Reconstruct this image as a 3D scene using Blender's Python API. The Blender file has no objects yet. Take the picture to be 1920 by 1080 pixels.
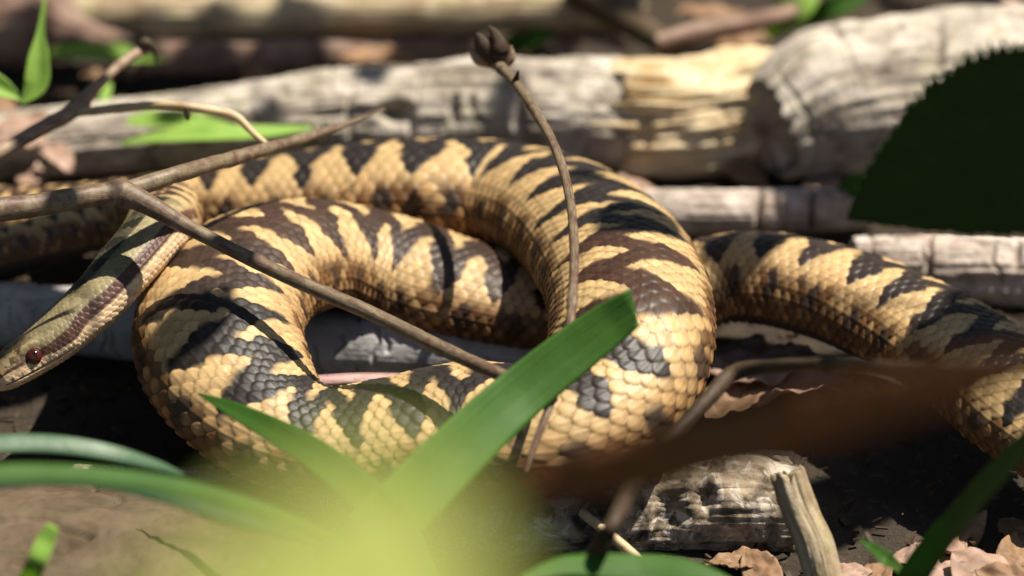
import bpy, math, random
import numpy as np
from mathutils import Vector, Matrix

random.seed(7)
rng = np.random.default_rng(11)
R = math.radians
SC = bpy.context.scene
COL = SC.collection

# ------------------------------------------------------------------ camera
PITCH = R(30.0)
DIST = 1.20                      # metres from lens to the coiled snake
FRAMEW = 0.21                    # metres across the frame at that distance
TGT = np.array([0.0, 0.0, 0.012])
FWD = np.array([0, math.cos(PITCH), -math.sin(PITCH)])
RGT = np.array([1.0, 0, 0])
UPV = np.array([0, math.sin(PITCH), math.cos(PITCH)])
CAM = TGT - FWD * DIST
KPX = FRAMEW / 1920.0 / DIST
PX = FRAMEW / 1920.0             # metres per photo pixel in the focal plane

cd = bpy.data.cameras.new('camera')
cam = bpy.data.objects.new('camera', cd)
COL.objects.link(cam)
cam.location = CAM
cam.rotation_euler = (R(90) - PITCH, 0, 0)
cd.sensor_width = 36.0
cd.lens = 36.0 * DIST / FRAMEW
cd.clip_start = 0.02
cd.clip_end = 200
cd.dof.use_dof = True
cd.dof.focus_distance = 1.157
cd.dof.aperture_fstop = cd.lens / 21.0
SC.camera = cam
SC.render.resolution_x = 1024
SC.render.resolution_y = 576

# ------------------------------------------------------------------ sky, sun, exposure
SUN = np.array([0.40, 0.12, 0.90]); SUN /= np.linalg.norm(SUN)
w = bpy.data.worlds.new('World'); SC.world = w; w.use_nodes = True
nt = w.node_tree
sky = nt.nodes.new('ShaderNodeTexSky'); sky.sky_type = 'NISHITA'; sky.sun_disc = False
sky.sun_elevation = math.asin(SUN[2])
sky.sun_rotation = math.atan2(SUN[0], SUN[1])
bg = nt.nodes['Background']; bg.inputs[1].default_value = 0.05
nt.links.new(sky.outputs[0], bg.inputs[0])
sd = bpy.data.lights.new('sun', 'SUN'); sd.energy = 5.0; sd.angle = R(0.53); sd.color = (1.0, 0.93, 0.80)
so = bpy.data.objects.new('sun', sd); COL.objects.link(so)
so.rotation_euler = Vector(SUN).to_track_quat('Z', 'Y').to_euler()
so.location = (0.4, 0.1, 0.9)
SC.view_settings.view_transform = 'Standard'
SC.view_settings.look = 'None'
SC.view_settings.gamma = 1.0
SC.view_settings.exposure = 0.75
SC.view_settings.use_curve_mapping = False

# ------------------------------------------------------------------ pixel <-> place
def ray(px, py):
    return FWD + RGT * ((px - 960) * KPX) + UPV * ((540 - py) * KPX)
def P(px, py, z):
    """point at height z (mm) seen at photo pixel (px, py)"""
    d = ray(px, py)
    return CAM + d * ((z * 1e-3 - CAM[2]) / d[2])
def PD(px, py, dep):
    """point at depth dep (m) along the view axis"""
    return CAM + ray(px, py) * dep
def proj(V):
    d = V - CAM
    dep = d @ FWD
    return 960 + (d @ RGT) / dep / KPX, 540 - (d @ UPV) / dep / KPX

# ------------------------------------------------------------------ noise
def _h(ix, iy, iz, seed):
    n = (ix.astype(np.int64) * 374761393 + iy.astype(np.int64) * 668265263 +
         iz.astype(np.int64) * 2147483647 + seed * 1274126177) & 0xffffffff
    n = ((n ^ (n >> 13)) * 1274126177) & 0xffffffff
    n = n ^ (n >> 16)
    return (n & 0xffffff) / float(0xffffff)
def vnoise(p, seed=0):
    f = np.floor(p); t = p - f; t = t * t * t * (t * (t * 6 - 15) + 10); i = f.astype(np.int64)
    o = 0
    for dx in (0, 1):
        for dy in (0, 1):
            for dz in (0, 1):
                wgt = (t[..., 0] if dx else 1 - t[..., 0]) * (t[..., 1] if dy else 1 - t[..., 1]) * (t[..., 2] if dz else 1 - t[..., 2])
                o = o + wgt * _h(i[..., 0] + dx, i[..., 1] + dy, i[..., 2] + dz, seed)
    return o * 2 - 1
def fbm(p, oct=4, seed=0, gain=0.5):
    a = 1.0; o = 0; tot = 0
    for k in range(oct):
        o = o + a * vnoise(p * (2 ** k) + 17.3 * k, seed + k); tot += a; a *= gain
    return o / tot
def smooth(a, b, x):
    t = np.clip((x - a) / (b - a), 0, 1); return t * t * (3 - 2 * t)

# ------------------------------------------------------------------ curves and meshes
def curve(pts, n, closed=False):
    """smooth curve through rows of pts (any number of columns; first three are xyz), n samples"""
    p = np.asarray(pts, float)
    d = np.linalg.norm(np.diff(p[:, :3], axis=0), axis=1); d = np.maximum(d, 1e-6) ** 0.75
    t = np.concatenate([[0], np.cumsum(d)])
    m = np.zeros_like(p)
    m[1:-1] = (p[2:] - p[:-2]) / (t[2:] - t[:-2])[:, None]
    m[0] = (p[1] - p[0]) / (t[1] - t[0]); m[-1] = (p[-1] - p[-2]) / (t[-1] - t[-2])
    q = np.linspace(0, t[-1], n * 4)
    k = np.clip(np.searchsorted(t, q, side='right') - 1, 0, len(t) - 2)
    h = (t[k + 1] - t[k])[:, None]; u = ((q - t[k]) / (t[k + 1] - t[k]))[:, None]
    c = (2 * u**3 - 3 * u**2 + 1) * p[k] + (u**3 - 2 * u**2 + u) * h * m[k] + (-2 * u**3 + 3 * u**2) * p[k + 1] + (u**3 - u**2) * h * m[k + 1]
    s = np.concatenate([[0], np.cumsum(np.linalg.norm(np.diff(c[:, :3], axis=0), axis=1))])
    qs = np.linspace(0, s[-1], n)
    return np.stack([np.interp(qs, s, c[:, j]) for j in range(c.shape[1])], 1), qs

def frames(C, upref=(0, 0, 1), smoothk=0):
    T = np.gradient(C, axis=0); T /= np.linalg.norm(T, axis=1)[:, None] + 1e-12
    up = np.asarray(upref, float)
    if up.ndim == 1: up = np.broadcast_to(up, T.shape)
    U = up - (np.sum(up * T, 1))[:, None] * T
    U /= np.linalg.norm(U, axis=1)[:, None] + 1e-9
    S = np.cross(T, U)
    return T, U, S

def make_mesh(name, V, F, mat, parent=None, puv=None, col=None, smoothshade=True, link=True):
    me = bpy.data.meshes.new(name)
    V = np.ascontiguousarray(V, dtype=np.float32).reshape(-1, 3)
    if isinstance(F, np.ndarray):
        nf, k = F.shape
        me.vertices.add(len(V)); me.vertices.foreach_set('co', V.ravel())
        me.loops.add(nf * k); me.loops.foreach_set('vertex_index', np.ascontiguousarray(F, dtype=np.int32).ravel())
        me.polygons.add(nf)
        me.polygons.foreach_set('loop_start', np.arange(0, nf * k, k, dtype=np.int32))
        me.polygons.foreach_set('loop_total', np.full(nf, k, dtype=np.int32))
        me.update(calc_edges=True)
    else:
        me.from_pydata(V.tolist(), [], F)
    if puv is not None:
        a = me.attributes.new('puv', 'FLOAT_VECTOR', 'POINT'); a.data.foreach_set('vector', np.ascontiguousarray(puv, dtype=np.float32).ravel())
    if col is not None:
        c4 = np.ones((len(V), 4), np.float32); c4[:, :3] = col.reshape(-1, 3)
        a = me.attributes.new('tint', 'FLOAT_COLOR', 'POINT'); a.data.foreach_set('color', c4.ravel())
    me.validate()
    if smoothshade: me.polygons.foreach_set('use_smooth', np.ones(len(me.polygons), bool))
    me.materials.append(mat)
    o = bpy.data.objects.new(name, me)
    if link: COL.objects.link(o)
    if parent is not None: o.parent = parent
    return o

def grid_faces(n, m, wrap=True):
    i = np.arange(n - 1)[:, None]; j = np.arange(m if wrap else m - 1)[None, :]
    j2 = (j + 1) % m
    return np.stack([i * m + j, i * m + j2, (i + 1) * m + j2, (i + 1) * m + j], -1).reshape(-1, 4)

def tag(o, label=None, cat=None, group=None, kind=None):
    if label: o['label'] = label
    if cat: o['category'] = cat
    if group: o['group'] = group
    if kind: o['kind'] = kind
    return o

# ------------------------------------------------------------------ materials
def mat(name):
    m = bpy.data.materials.new(name); m.use_nodes = True
    return m, m.node_tree, m.node_tree.nodes['Principled BSDF']
def N(t, kind, **kw):
    n = t.nodes.new('ShaderNode' + kind)
    for k, v in kw.items():
        if k.startswith('i_'): n.inputs[k[2:].replace('_', ' ')].default_value = v
        else: setattr(n, k, v)
    return n
def ramp(t, src, stops):
    r = t.nodes.new('ShaderNodeValToRGB'); e = r.color_ramp.elements
    while len(e) < len(stops): e.new(0.5)
    for k, (p, c) in enumerate(stops): e[k].position = p; e[k].color = (*c, 1) if len(c) == 3 else c
    t.links.new(src, r.inputs[0]); return r
def coords(t, sx=1, sy=1, sz=1, attr='puv', loc=(0, 0, 0)):
    a = N(t, 'Attribute', attribute_name=attr); mp = N(t, 'Mapping')
    mp.inputs['Scale'].default_value = (sx, sy, sz); mp.inputs['Location'].default_value = loc
    t.links.new(a.outputs['Vector'], mp.inputs[0]); return mp.outputs[0]
def noise(t, vec, scale, detail=5, rough=0.55, dist=0.0):
    n = N(t, 'TexNoise'); n.inputs['Scale'].default_value = scale; n.inputs['Detail'].default_value = detail
    n.inputs['Roughness'].default_value = rough; n.inputs['Distortion'].default_value = dist
    t.links.new(vec, n.inputs['Vector']); return n.outputs['Fac']
def mixc(t, fac, a, b, mode='MIX'):
    m = N(t, 'Mix', data_type='RGBA', blend_type=mode)
    for sock, v in ((m.inputs[0], fac), (m.inputs[6], a), (m.inputs[7], b)):
        if isinstance(v, (int, float)): sock.default_value = v
        elif isinstance(v, tuple): sock.default_value = (*v, 1)
        else: t.links.new(v, sock)
    return m.outputs[2]
def bump(t, h, dist, strength=1.0, prev=None):
    b = N(t, 'Bump'); b.inputs['Distance'].default_value = dist; b.inputs['Strength'].default_value = strength
    t.links.new(h, b.inputs['Height'])
    if prev is not None: t.links.new(prev, b.inputs['Normal'])
    return b.outputs[0]

def bark_mat(name, dark, mid, light, lichen=None, lich_amt=0.5, along=55, around=260, rough=0.8, bumpd=0.0006, loc=(0, 0, 0), patch=90, spec=0.25, blotch=0.6):
    """weathered bark: streaks along the grain, blotches, specks; puv = metres along, metres around"""
    m, t, b = mat(name)
    v = coords(t, along, around, around, loc=loc); v2 = coords(t, patch, patch, patch, loc=loc); v3 = coords(t, 900, 900, 900, loc=loc)
    n1 = noise(t, v, 1.0, 7, 0.65, 0.6); n2 = noise(t, v2, 1.0, 6, 0.6, 0.8); n3 = noise(t, v3, 1.0, 3, 0.6)
    c = ramp(t, n1, [(0.30, dark), (0.5, mid), (0.68, light)]).outputs[0]
    c = mixc(t, ramp(t, n2, [(0.42, (0, 0, 0)), (0.62, (0.8, 0.8, 0.8))]).outputs[0], c, light)
    if lichen: c = mixc(t, ramp(t, noise(t, coords(t, patch * 1.3, patch * 1.3, patch * 1.3, loc=(3, 1, 2)), 1.0, 7, 0.68, 1.2), [(0.52, (0, 0, 0)), (0.60, (lich_amt,) * 3)]).outputs[0], c, lichen)
    n4 = noise(t, coords(t, patch * 0.6, patch * 0.6, patch * 0.6, loc=(7, 5, 1)), 1.0, 6, 0.62, 1.0)
    c = mixc(t, ramp(t, n4, [(0.50, (0, 0, 0)), (0.64, (blotch,) * 3)]).outputs[0], c, dark)
    c = mixc(t, ramp(t, n3, [(0.62, (0, 0, 0)), (0.72, (0.7, 0.7, 0.7))]).outputs[0], c, dark)
    t.links.new(c, b.inputs['Base Color'])
    b.inputs['Roughness'].default_value = rough; b.inputs['Specular IOR Level'].default_value = spec
    n = bump(t, n1, bumpd); n = bump(t, n3, bumpd * 0.35, 0.8, n)
    t.links.new(n, b.inputs['Normal'])
    return m

def leaf_mat(name, c1, c2, vein=None, trans=0.35, rough=0.55, stripes=2600, spec=0.25, spots=None, along=14):
    """living or dry leaf: thin, lets light through; puv = metres along, metres across"""
    m, t, b = mat(name)
    v = coords(t, along, stripes, 60); v2 = coords(t, 130, 130, 130)
    n1 = noise(t, v, 1.0, 3, 0.5); n2 = noise(t, v2, 1.0, 5, 0.6)
    c = ramp(t, n2, [(0.3, c1), (0.7, c2)]).outputs[0]
    c = mixc(t, ramp(t, n1, [(0.4, (0, 0, 0)), (0.7, (0.45,) * 3)]).outputs[0], c, vein or tuple(min(1, x * 1.5) for x in c2))
    if spots: c = mixc(t, ramp(t, noise(t, coords(t, 420, 420, 420), 1.0, 5, 0.65), [(0.6, (0, 0, 0)), (0.68, (0.8,) * 3)]).outputs[0], c, spots)
    t.links.new(c, b.inputs['Base Color'])
    b.inputs['Roughness'].default_value = rough; b.inputs['Specular IOR Level'].default_value = spec
    nb = bump(t, n1, 0.00012); nb = bump(t, n2, 0.0004, 0.6, nb); t.links.new(nb, b.inputs['Normal'])
    tr = N(t, 'BsdfTranslucent'); t.links.new(mixc(t, 1.0, c, (1.25, 1.2, 0.6), 'MULTIPLY'), tr.inputs[0])
    mx = N(t, 'MixShader'); mx.inputs[0].default_value = trans
    t.links.new(b.outputs[0], mx.inputs[1]); t.links.new(tr.outputs[0], mx.inputs[2])
    t.links.new(mx.outputs[0], t.nodes['Material Output'].inputs[0])
    return m

def snake_mat():
    m, t, b = mat('snake_skin')
    a = N(t, 'Attribute', attribute_name='tint')
    v = coords(t, 900, 900, 900); n1 = noise(t, v, 1.0, 4, 0.6); n2 = noise(t, coords(t, 350, 3800, 3800), 1.0, 2)
    c = mixc(t, ramp(t, n1, [(0.25, (0.72, 0.70, 0.66)), (0.75, (1.12, 1.12, 1.12))]).outputs[0], a.outputs['Color'], a.outputs['Color'])
    mm = N(t, 'Mix', data_type='RGBA', blend_type='MULTIPLY'); mm.inputs[0].default_value = 1
    t.links.new(a.outputs['Color'], mm.inputs[6]); t.links.new(ramp(t, n1, [(0.25, (0.74, 0.71, 0.67)), (0.75, (1.1, 1.1, 1.1))]).outputs[0], mm.inputs[7])
    t.links.new(mm.outputs[2], b.inputs['Base Color'])
    b.inputs['Roughness'].default_value = 0.48; b.inputs['Specular IOR Level'].default_value = 0.36
    t.links.new(bump(t, n2, 0.00004, 0.35, bump(t, n1, 0.00008, 0.6)), b.inputs['Normal'])
    return m

M = {}
M['snake'] = snake_mat()
M['bark_grey'] = bark_mat('weathered_grey_bark', (0.12, 0.09, 0.065), (0.36, 0.31, 0.255), (0.60, 0.53, 0.46), (0.24, 0.25, 0.13), 0.45)
M['bark_pale'] = bark_mat('pale_silvery_bark', (0.13, 0.095, 0.075), (0.42, 0.34, 0.29), (0.66, 0.57, 0.51), (0.20, 0.17, 0.13), 0.5, loc=(5, 2, 1))
M['bark_lead'] = bark_mat('lead_grey_bark', (0.13, 0.125, 0.125), (0.28, 0.27, 0.27), (0.40, 0.39, 0.39), (0.50, 0.46, 0.40), 0.25, 70, 150, loc=(1, 7, 3), patch=60, blotch=0.3)
M['wood'] = bark_mat('stripped_cream_wood', (0.32, 0.20, 0.09), (0.66, 0.50, 0.29), (0.80, 0.68, 0.47), None, 0.5, 25, 420, loc=(2, 2, 2), bumpd=0.0008, blotch=0.25)
M['bark_tan'] = bark_mat('sunbleached_tan_bark', (0.14, 0.09, 0.05), (0.34, 0.26, 0.16), (0.50, 0.41, 0.28), (0.30, 0.28, 0.12), 0.4, 30, 220, loc=(8, 1, 2))
M['bark_red'] = bark_mat('reddish_brown_bark', (0.08, 0.04, 0.03), (0.20, 0.12, 0.09), (0.36, 0.26, 0.20), None, 0.5, 30, 220, loc=(4, 4, 9))
M['bark_mottled'] = bark_mat('mottled_lichened_bark', (0.014, 0.012, 0.009), (0.13, 0.10, 0.065), (0.44, 0.34, 0.24), (0.58, 0.50, 0.41), 0.9, 160, 200, loc=(6, 3, 5), patch=150, blotch=0.95)
M['bark_brown'] = bark_mat('smooth_brown_bark', (0.05, 0.032, 0.018), (0.085, 0.058, 0.034), (0.13, 0.092, 0.058), (0.06, 0.06, 0.025), 0.3, 40, 120, loc=(9, 3, 5), patch=60, bumpd=0.0003)
M['bark_pink'] = bark_mat('pink_inner_bark', (0.20, 0.10, 0.09), (0.38, 0.22, 0.21), (0.50, 0.33, 0.31), None, 0.5, 60, 300)
M['twig'] = bark_mat('brown_twig_bark', (0.10, 0.055, 0.035), (0.22, 0.14, 0.09), (0.36, 0.27, 0.18), (0.18, 0.05, 0.05), 0.5, 120, 700, rough=0.55, bumpd=0.0002, spec=0.4, patch=200)
M['twig_red'] = bark_mat('reddish_green_stem', (0.07, 0.022, 0.022), (0.13, 0.085, 0.05), (0.22, 0.18, 0.11), (0.16, 0.06, 0.05), 0.35, 60, 500, rough=0.5, bumpd=0.00025, spec=0.35, patch=330)
M['twig_dark'] = bark_mat('dark_twig_bark', (0.016, 0.010, 0.007), (0.042, 0.026, 0.014), (0.08, 0.052, 0.03), None, 0.5, 120, 700, rough=0.6, bumpd=0.0002)
M['straw'] = bark_mat('dry_straw', (0.30, 0.18, 0.09), (0.52, 0.36, 0.19), (0.68, 0.52, 0.32), None, 0.5, 40, 1200, rough=0.5, bumpd=0.0001)
M['soil'] = None
M['grass'] = leaf_mat('grass_green', (0.045, 0.125, 0.016), (0.070, 0.175, 0.024), (0.09, 0.21, 0.034), 0.42)
M['grass_blue'] = leaf_mat('bluish_green_blade', (0.055, 0.12, 0.055), (0.085, 0.16, 0.085), (0.11, 0.19, 0.11), 0.2, 0.32)
M['lime'] = leaf_mat('lime_green_leaf', (0.22, 0.40, 0.06), (0.34, 0.54, 0.10), (0.46, 0.62, 0.18), 0.4)
M['yellowgreen'] = leaf_mat('yellow_green_leaf', (0.32, 0.36, 0.07), (0.44, 0.48, 0.13), (0.5, 0.52, 0.18), 0.5)
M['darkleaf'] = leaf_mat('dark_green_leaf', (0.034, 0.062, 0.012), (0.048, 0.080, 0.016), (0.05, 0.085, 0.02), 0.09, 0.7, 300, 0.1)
M['shade_leaves'] = leaf_mat('added_shade_leaf', (0.035, 0.085, 0.012), (0.06, 0.13, 0.02), None, 0.06, 0.5, 300)  # for leaves added out of view to block sun and skylight
M['dead'] = leaf_mat('dead_brown_leaf', (0.17, 0.09, 0.045), (0.34, 0.20, 0.11), (0.40, 0.27, 0.17), 0.18, 0.6, 500, 0.25, (0.08, 0.045, 0.03))
M['dead_pink'] = leaf_mat('pinkish_dead_leaf', (0.30, 0.17, 0.12), (0.50, 0.34, 0.26), (0.55, 0.42, 0.34), 0.2, 0.6, 500, 0.25, (0.16, 0.09, 0.06))
M['dead_dark'] = leaf_mat('dark_brown_dead_leaf', (0.17, 0.060, 0.018), (0.27, 0.10, 0.032), (0.30, 0.13, 0.05), 0.2, 0.5, 500, 0.25)

def soil():
    m, t, b = mat('dark_leafy_soil')
    tc = N(t, 'TexCoord'); v = tc.outputs['Object']
    n1 = noise(t, v, 60, 8, 0.65); n2 = noise(t, v, 420, 5, 0.7)
    c = ramp(t, n1, [(0.3, (0.018, 0.012, 0.008)), (0.55, (0.045, 0.03, 0.018)), (0.75, (0.10, 0.065, 0.04))]).outputs[0]
    c = mixc(t, ramp(t, n2, [(0.58, (0, 0, 0)), (0.7, (0.8,) * 3)]).outputs[0], c, (0.16, 0.10, 0.065))
    t.links.new(c, b.inputs['Base Color']); b.inputs['Roughness'].default_value = 0.9
    t.links.new(bump(t, n2, 0.0015, 1.0, bump(t, n1, 0.004)), b.inputs['Normal'])
    return m
M['soil'] = soil()

# ------------------------------------------------------------------ ground
def ground():
    n = 321
    u = np.linspace(-1, 1, n)
    c = np.sinh(u * 6.2) / np.sinh(6.2) * 40.0
    X, Y = np.meshgrid(c, c, indexing='ij'); Y = Y + 0.05
    p = np.stack([X * 22, Y * 22, 0 * X], -1)
    far = np.clip((np.hypot(X, Y) - 0.3) / 3, 0, 1)
    Z = -0.013 + 0.004 * fbm(p, 5, 3) + far * 0.08 * fbm(np.stack([X * .5, Y * .5, 0 * X], -1), 3, 5)
    V = np.stack([X, Y, Z], -1).reshape(-1, 3)
    o = make_mesh('ground', V, grid_faces(n, n, False), M['soil'])
    tag(o, 'dark crumbly woodland soil under the logs and snake', 'ground', kind='structure')
    return o
GROUND = ground()

# ------------------------------------------------------------------ logs, sticks, twigs
def tube(name, pts, nlen, nth, material, parent=None, lump=0.08, lumpf=40, fine=0.015, ridge=0.0, ridgef=9, dents=(), seed=1,
         cap=True, capjag=0.0, squash=1.0, nodes=(), cracks=0, crackd=0.0012, taper_end=False):
    """pts rows: x y z radius (metres). A rough round bar with displaced surface."""
    A, s = curve(pts, nlen)
    C, rad = A[:, :3], A[:, 3]
    T, U, S = frames(C)
    th = np.linspace(0, 2 * math.pi, nth, endpoint=False)
    r = np.repeat(rad[:, None], nth, 1)
    ss = np.repeat(s[:, None], nth, 1); tt = np.repeat(th[None], nlen, 0)
    for (f, wd, amp) in nodes:
        r = r + rad.mean() * amp * np.exp(-((ss / s[-1] - f) * s[-1] / wd) ** 2)
    dirv = np.cos(tt)[..., None] * U[:, None, :] * squash + np.sin(tt)[..., None] * S[:, None, :]
    base = C[:, None, :] + dirv * r[..., None]
    q = base.copy()
    d = lump * r * fbm(q * lumpf + seed * 7.7, 4, seed)
    # grain coordinates
    g = np.stack([ss * 25, np.cos(tt) * ridgef, np.sin(tt) * ridgef], -1)
    if ridge: d = d - ridge * r * (1 - np.abs(fbm(g, 3, seed + 3))) ** 3 + ridge * r * 0.4
    d = d + fine * r * fbm(np.stack([ss * 900, np.cos(tt) * rad.mean() * 1400, np.sin(tt) * rad.mean() * 1400], -1), 3, seed + 9)
    if cracks:
        rr = np.random.default_rng(seed + 50)
        for k in range(cracks):
            s0 = rr.uniform(0, s[-1]); t0 = rr.uniform(0, 2 * math.pi); span = rr.uniform(0.25, 1.1); wd = rr.uniform(0.00018, 0.0005)
            dt = (tt - t0 + math.pi) % (2 * math.pi) - math.pi
            wob = 0.0012 * np.interp(dt, np.linspace(-1.5, 1.5, 9), rr.uniform(-1, 1, 9)) + rr.uniform(-0.001, 0.001) * dt
            d = d - crackd * rr.uniform(0.5, 1) * np.exp(-((ss - s0 - wob) / wd) ** 2) * smooth(span, span * 0.6, np.abs(dt))
    if len(dents):
        ppx, ppy = proj(base)
        face = np.sum(dirv * (CAM - base), -1) > 0
        for (dx, dy, wx, wy, dep) in dents:
            d = d - face * dep * 1e-3 * np.exp(-(((ppx - dx) / wx) ** 2 + ((ppy - dy) / wy) ** 2) ** 1.5)
    V = base + dirv * d[..., None]
    if capjag:
        for e, sg in ((0, -1), (-1, 1)):
            j = capjag * fbm(np.stack([np.cos(th) * 2.5, np.sin(th) * 2.5, 0 * th + seed + e], -1), 3, seed + 20)
            nb = max(3, nlen // 12)
            for k in range(nb):
                ii = k if e == 0 else nlen - 1 - k
                V[ii] += (T[ii][None] * sg * j[:, None]) * (1 - k / nb)
    F = grid_faces(nlen, nth)
    F = F[:, ::-1]
    puv = np.stack([ss, (tt - math.pi) * rad.mean(), r + 0 * ss], -1).reshape(-1, 3)
    V = V.reshape(-1, 3)
    if cap:
        fl = [tuple(x) for x in F.tolist()]
        extraV = []; extraP = []
        nv = len(V)
        for e in (0, nlen - 1):
            ring = V[e * nth:(e + 1) * nth]; cen = ring.mean(0); sg = -1 if e == 0 else 1
            rings = []
            for f in (0.8, 0.5, 0.2):
                rr_ = cen + (ring - cen) * f
                rr_ = rr_ + T[e][None] * (rad[e] * 0.10 * sg * (1 - f) + rad[e] * 0.14 * fbm(rr_ * 900, 3, seed + 2)[:, None])
                rings.append(nv + len(extraV)); extraV.extend(rr_.tolist()); extraP.extend([[s[e] + 0.3 * f * rad[e], x * 0.003, 0] for x in range(nth)])
            cidx = nv + len(extraV); extraV.append((cen + T[e] * rad[e] * 0.1 * sg).tolist()); extraP.append([s[e], 0, 0])
            prev = e * nth
            for rb in rings:
                for j in range(nth):
                    a, b_, c_, d_ = prev + j, prev + (j + 1) % nth, rb + (j + 1) % nth, rb + j
                    fl.append((a, b_, c_, d_) if e == 0 else (d_, c_, b_, a))
                prev = rb
            for j in range(nth):
                a, b_ = prev + j, prev + (j + 1) % nth
                fl.append((a, b_, cidx) if e == 0 else (cidx, b_, a))
        V = np.concatenate([V, np.array(extraV)]); puv = np.concatenate([puv, np.array(extraP)])
        F = fl
    return make_mesh(name, V, F, material, parent, puv)

def row(px, py, z, rpx):
    """pixel centre, height in mm, radius in photo pixels -> x y z r"""
    p = P(px, py, z); dep = (p - CAM) @ FWD
    return [*p, rpx * KPX * dep]
def rowd(px, py, dep, rpx):
    p = PD(px, py, dep); return [*p, rpx * KPX * dep]

# long grey log behind the coil, its bark ending in a stripped pale length
o = tube('log', [row(-160, 285, -6, 58), row(200, 258, -4, 70), row(600, 222, -2, 88), row(900, 212, -1, 100), row(1060, 216, -1, 112), row(1185, 222, -1, 106)],
         420, 160, M['bark_grey'], lump=0.24, lumpf=40, fine=0.03, ridge=0.08, capjag=0.006, seed=3, cracks=26, crackd=0.0016,
         dents=[(640, 215, 60, 20, 1.5), (420, 230, 70, 14, 1.4), (1020, 150, 50, 16, 1.5), (742, 212, 30, 20, 5.0), (852, 205, 9, 26, 2.5), (884, 192, 7, 20, 2.0), (772, 235, 7, 22, 1.5), (975, 220, 12, 40, 2.0), (560, 180, 40, 8, 1.0)])
tag(o, 'long weathered grey log with a knot hole, lying behind the coiled snake', 'log')
LOG = o
tube('stripped_end', [row(1150, 224, -1, 96), row(1250, 226, -1, 114), row(1370, 210, -1, 110), row(1500, 192, -1, 84)], 200, 140, M['wood'], LOG,
     lump=0.22, lumpf=70, ridge=0.38, ridgef=5, capjag=0.008, seed=12,
     dents=[(1250, 250, 60, 10, 2.5), (1330, 190, 70, 9, 2.2), (1290, 295, 70, 8, 2.0), (1210, 230, 14, 30, 2.5), (1420, 260, 30, 14, 2)])['label'] = 'pale cream stripped wood where the bark has broken away'

o = tube('log', [row(1440, 240, 2, 96), row(1530, 200, 4, 136), row(1660, 178, 4, 150), row(1800, 165, 4, 150), row(2060, 140, 4, 150)], 220, 140, M['bark_grey'],
         lump=0.2, lumpf=38, ridge=0.06, capjag=0.006, seed=21, cracks=8, dents=[(1560, 60, 20, 14, 2), (1760, 80, 12, 40, 2)])
tag(o, 'thick short grey log with a rounded end, butted against the stripped pale wood', 'log')

o = tube('log', [row(60, 30, 0, 38), row(420, 28, 2, 44), row(800, 22, 2, 42), row(1200, 12, 2, 40)], 240, 90, M['bark_tan'], lump=0.14, ridge=0.08, seed=5, capjag=0.004, cracks=6)
tag(o, 'sunlit tan log, the farthest one, lying beyond the grey log', 'log')
o = tube('branch', [row(270, 112, -6, 30), row(420, 106, -6, 38), row(640, 100, -6, 36), row(880, 92, -8, 30)], 160, 70, M['bark_red'], lump=0.18, ridge=0.08, seed=6, capjag=0.004)
tag(o, 'reddish brown branch wedged between the tan log and the grey log', 'branch')
o = tube('branch', [row(-60, 40, 0, 70), row(60, 40, 0, 80), row(150, 60, -2, 50), row(250, 92, -5, 30)], 120, 70, M['bark_red'], lump=0.25, ridge=0.1, seed=8, capjag=0.006)
tag(o, 'crooked reddish brown branch stub beside the tall curled green leaf', 'branch')
o = tube('branch', [row(1080, -20, 8, 34), row(1180, 40, 5, 28), row(1290, 110, 0, 20)], 90, 50, M['bark_brown'], lump=0.15, seed=9, capjag=0.002)
tag(o, 'dark slanting branch leaning from the tan log towards the stripped wood', 'branch')
o = tube('branch', [row(1230, 80, 4, 16), row(1330, 55, 6, 22), row(1420, 40, 6, 18), row(1490, 20, 4, 14)], 80, 40, M['bark_red'], lump=0.2, seed=19)
tag(o, 'thin rusty red branch behind the stripped pale wood', 'branch')

o = tube('stick', [row(1120, 392, -4, 38), row(1300, 398, -4, 42), row(1480, 396, -4, 42), row(1618, 390, -4, 40)], 260, 120, M['bark_pale'], lump=0.18, lumpf=60, fine=0.04, ridge=0.09, seed=14, cracks=10, crackd=0.002, capjag=0.0015,
         dents=[(1424, 400, 7, 60, 3), (1522, 390, 6, 60, 3), (1455, 385, 4, 26, 1.2), (1575, 400, 26, 16, 1.5)])
tag(o, 'pale sawn stick with cross cracks, lying behind the zigzag tail half', 'stick')
o = tube('stick', [row(1600, 500, -6, 56), row(1760, 505, -6, 62), row(1900, 508, -6, 64), row(2080, 515, -6, 62)], 240, 120, M['bark_pale'], lump=0.22, lumpf=60, fine=0.04, ridge=0.12, seed=15, cracks=14, crackd=0.002, capjag=0.002,
         dents=[(1743, 500, 6, 60, 3), (1850, 530, 50, 14, 2), (1905, 470, 10, 30, 2)])
tag(o, 'stout pale stick with flaking bark under the big dark green leaf', 'stick')

o = tube('log', [row(-140, 580, -4, 62), row(200, 606, -3, 64), row(500, 640, -2, 64), row(760, 655, -2, 66), row(1010, 672, -3, 60)], 620, 150, M['bark_lead'], lump=0.06, fine=0.01, ridge=0.02, seed=17, cracks=90, crackd=0.0018)
tag(o, 'lead grey cracked log showing through the middle of the coil', 'log')
o = tube('bark_strip', [row(520, 722, 2, 14), row(600, 714, 5, 16), row(700, 710, 5, 16), row(800, 712, 2, 14)], 90, 40, M['bark_pink'], lump=0.15, seed=18, squash=0.6)
tag(o, 'strip of pinkish inner bark in the hollow of the coil', 'bark strip')

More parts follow.
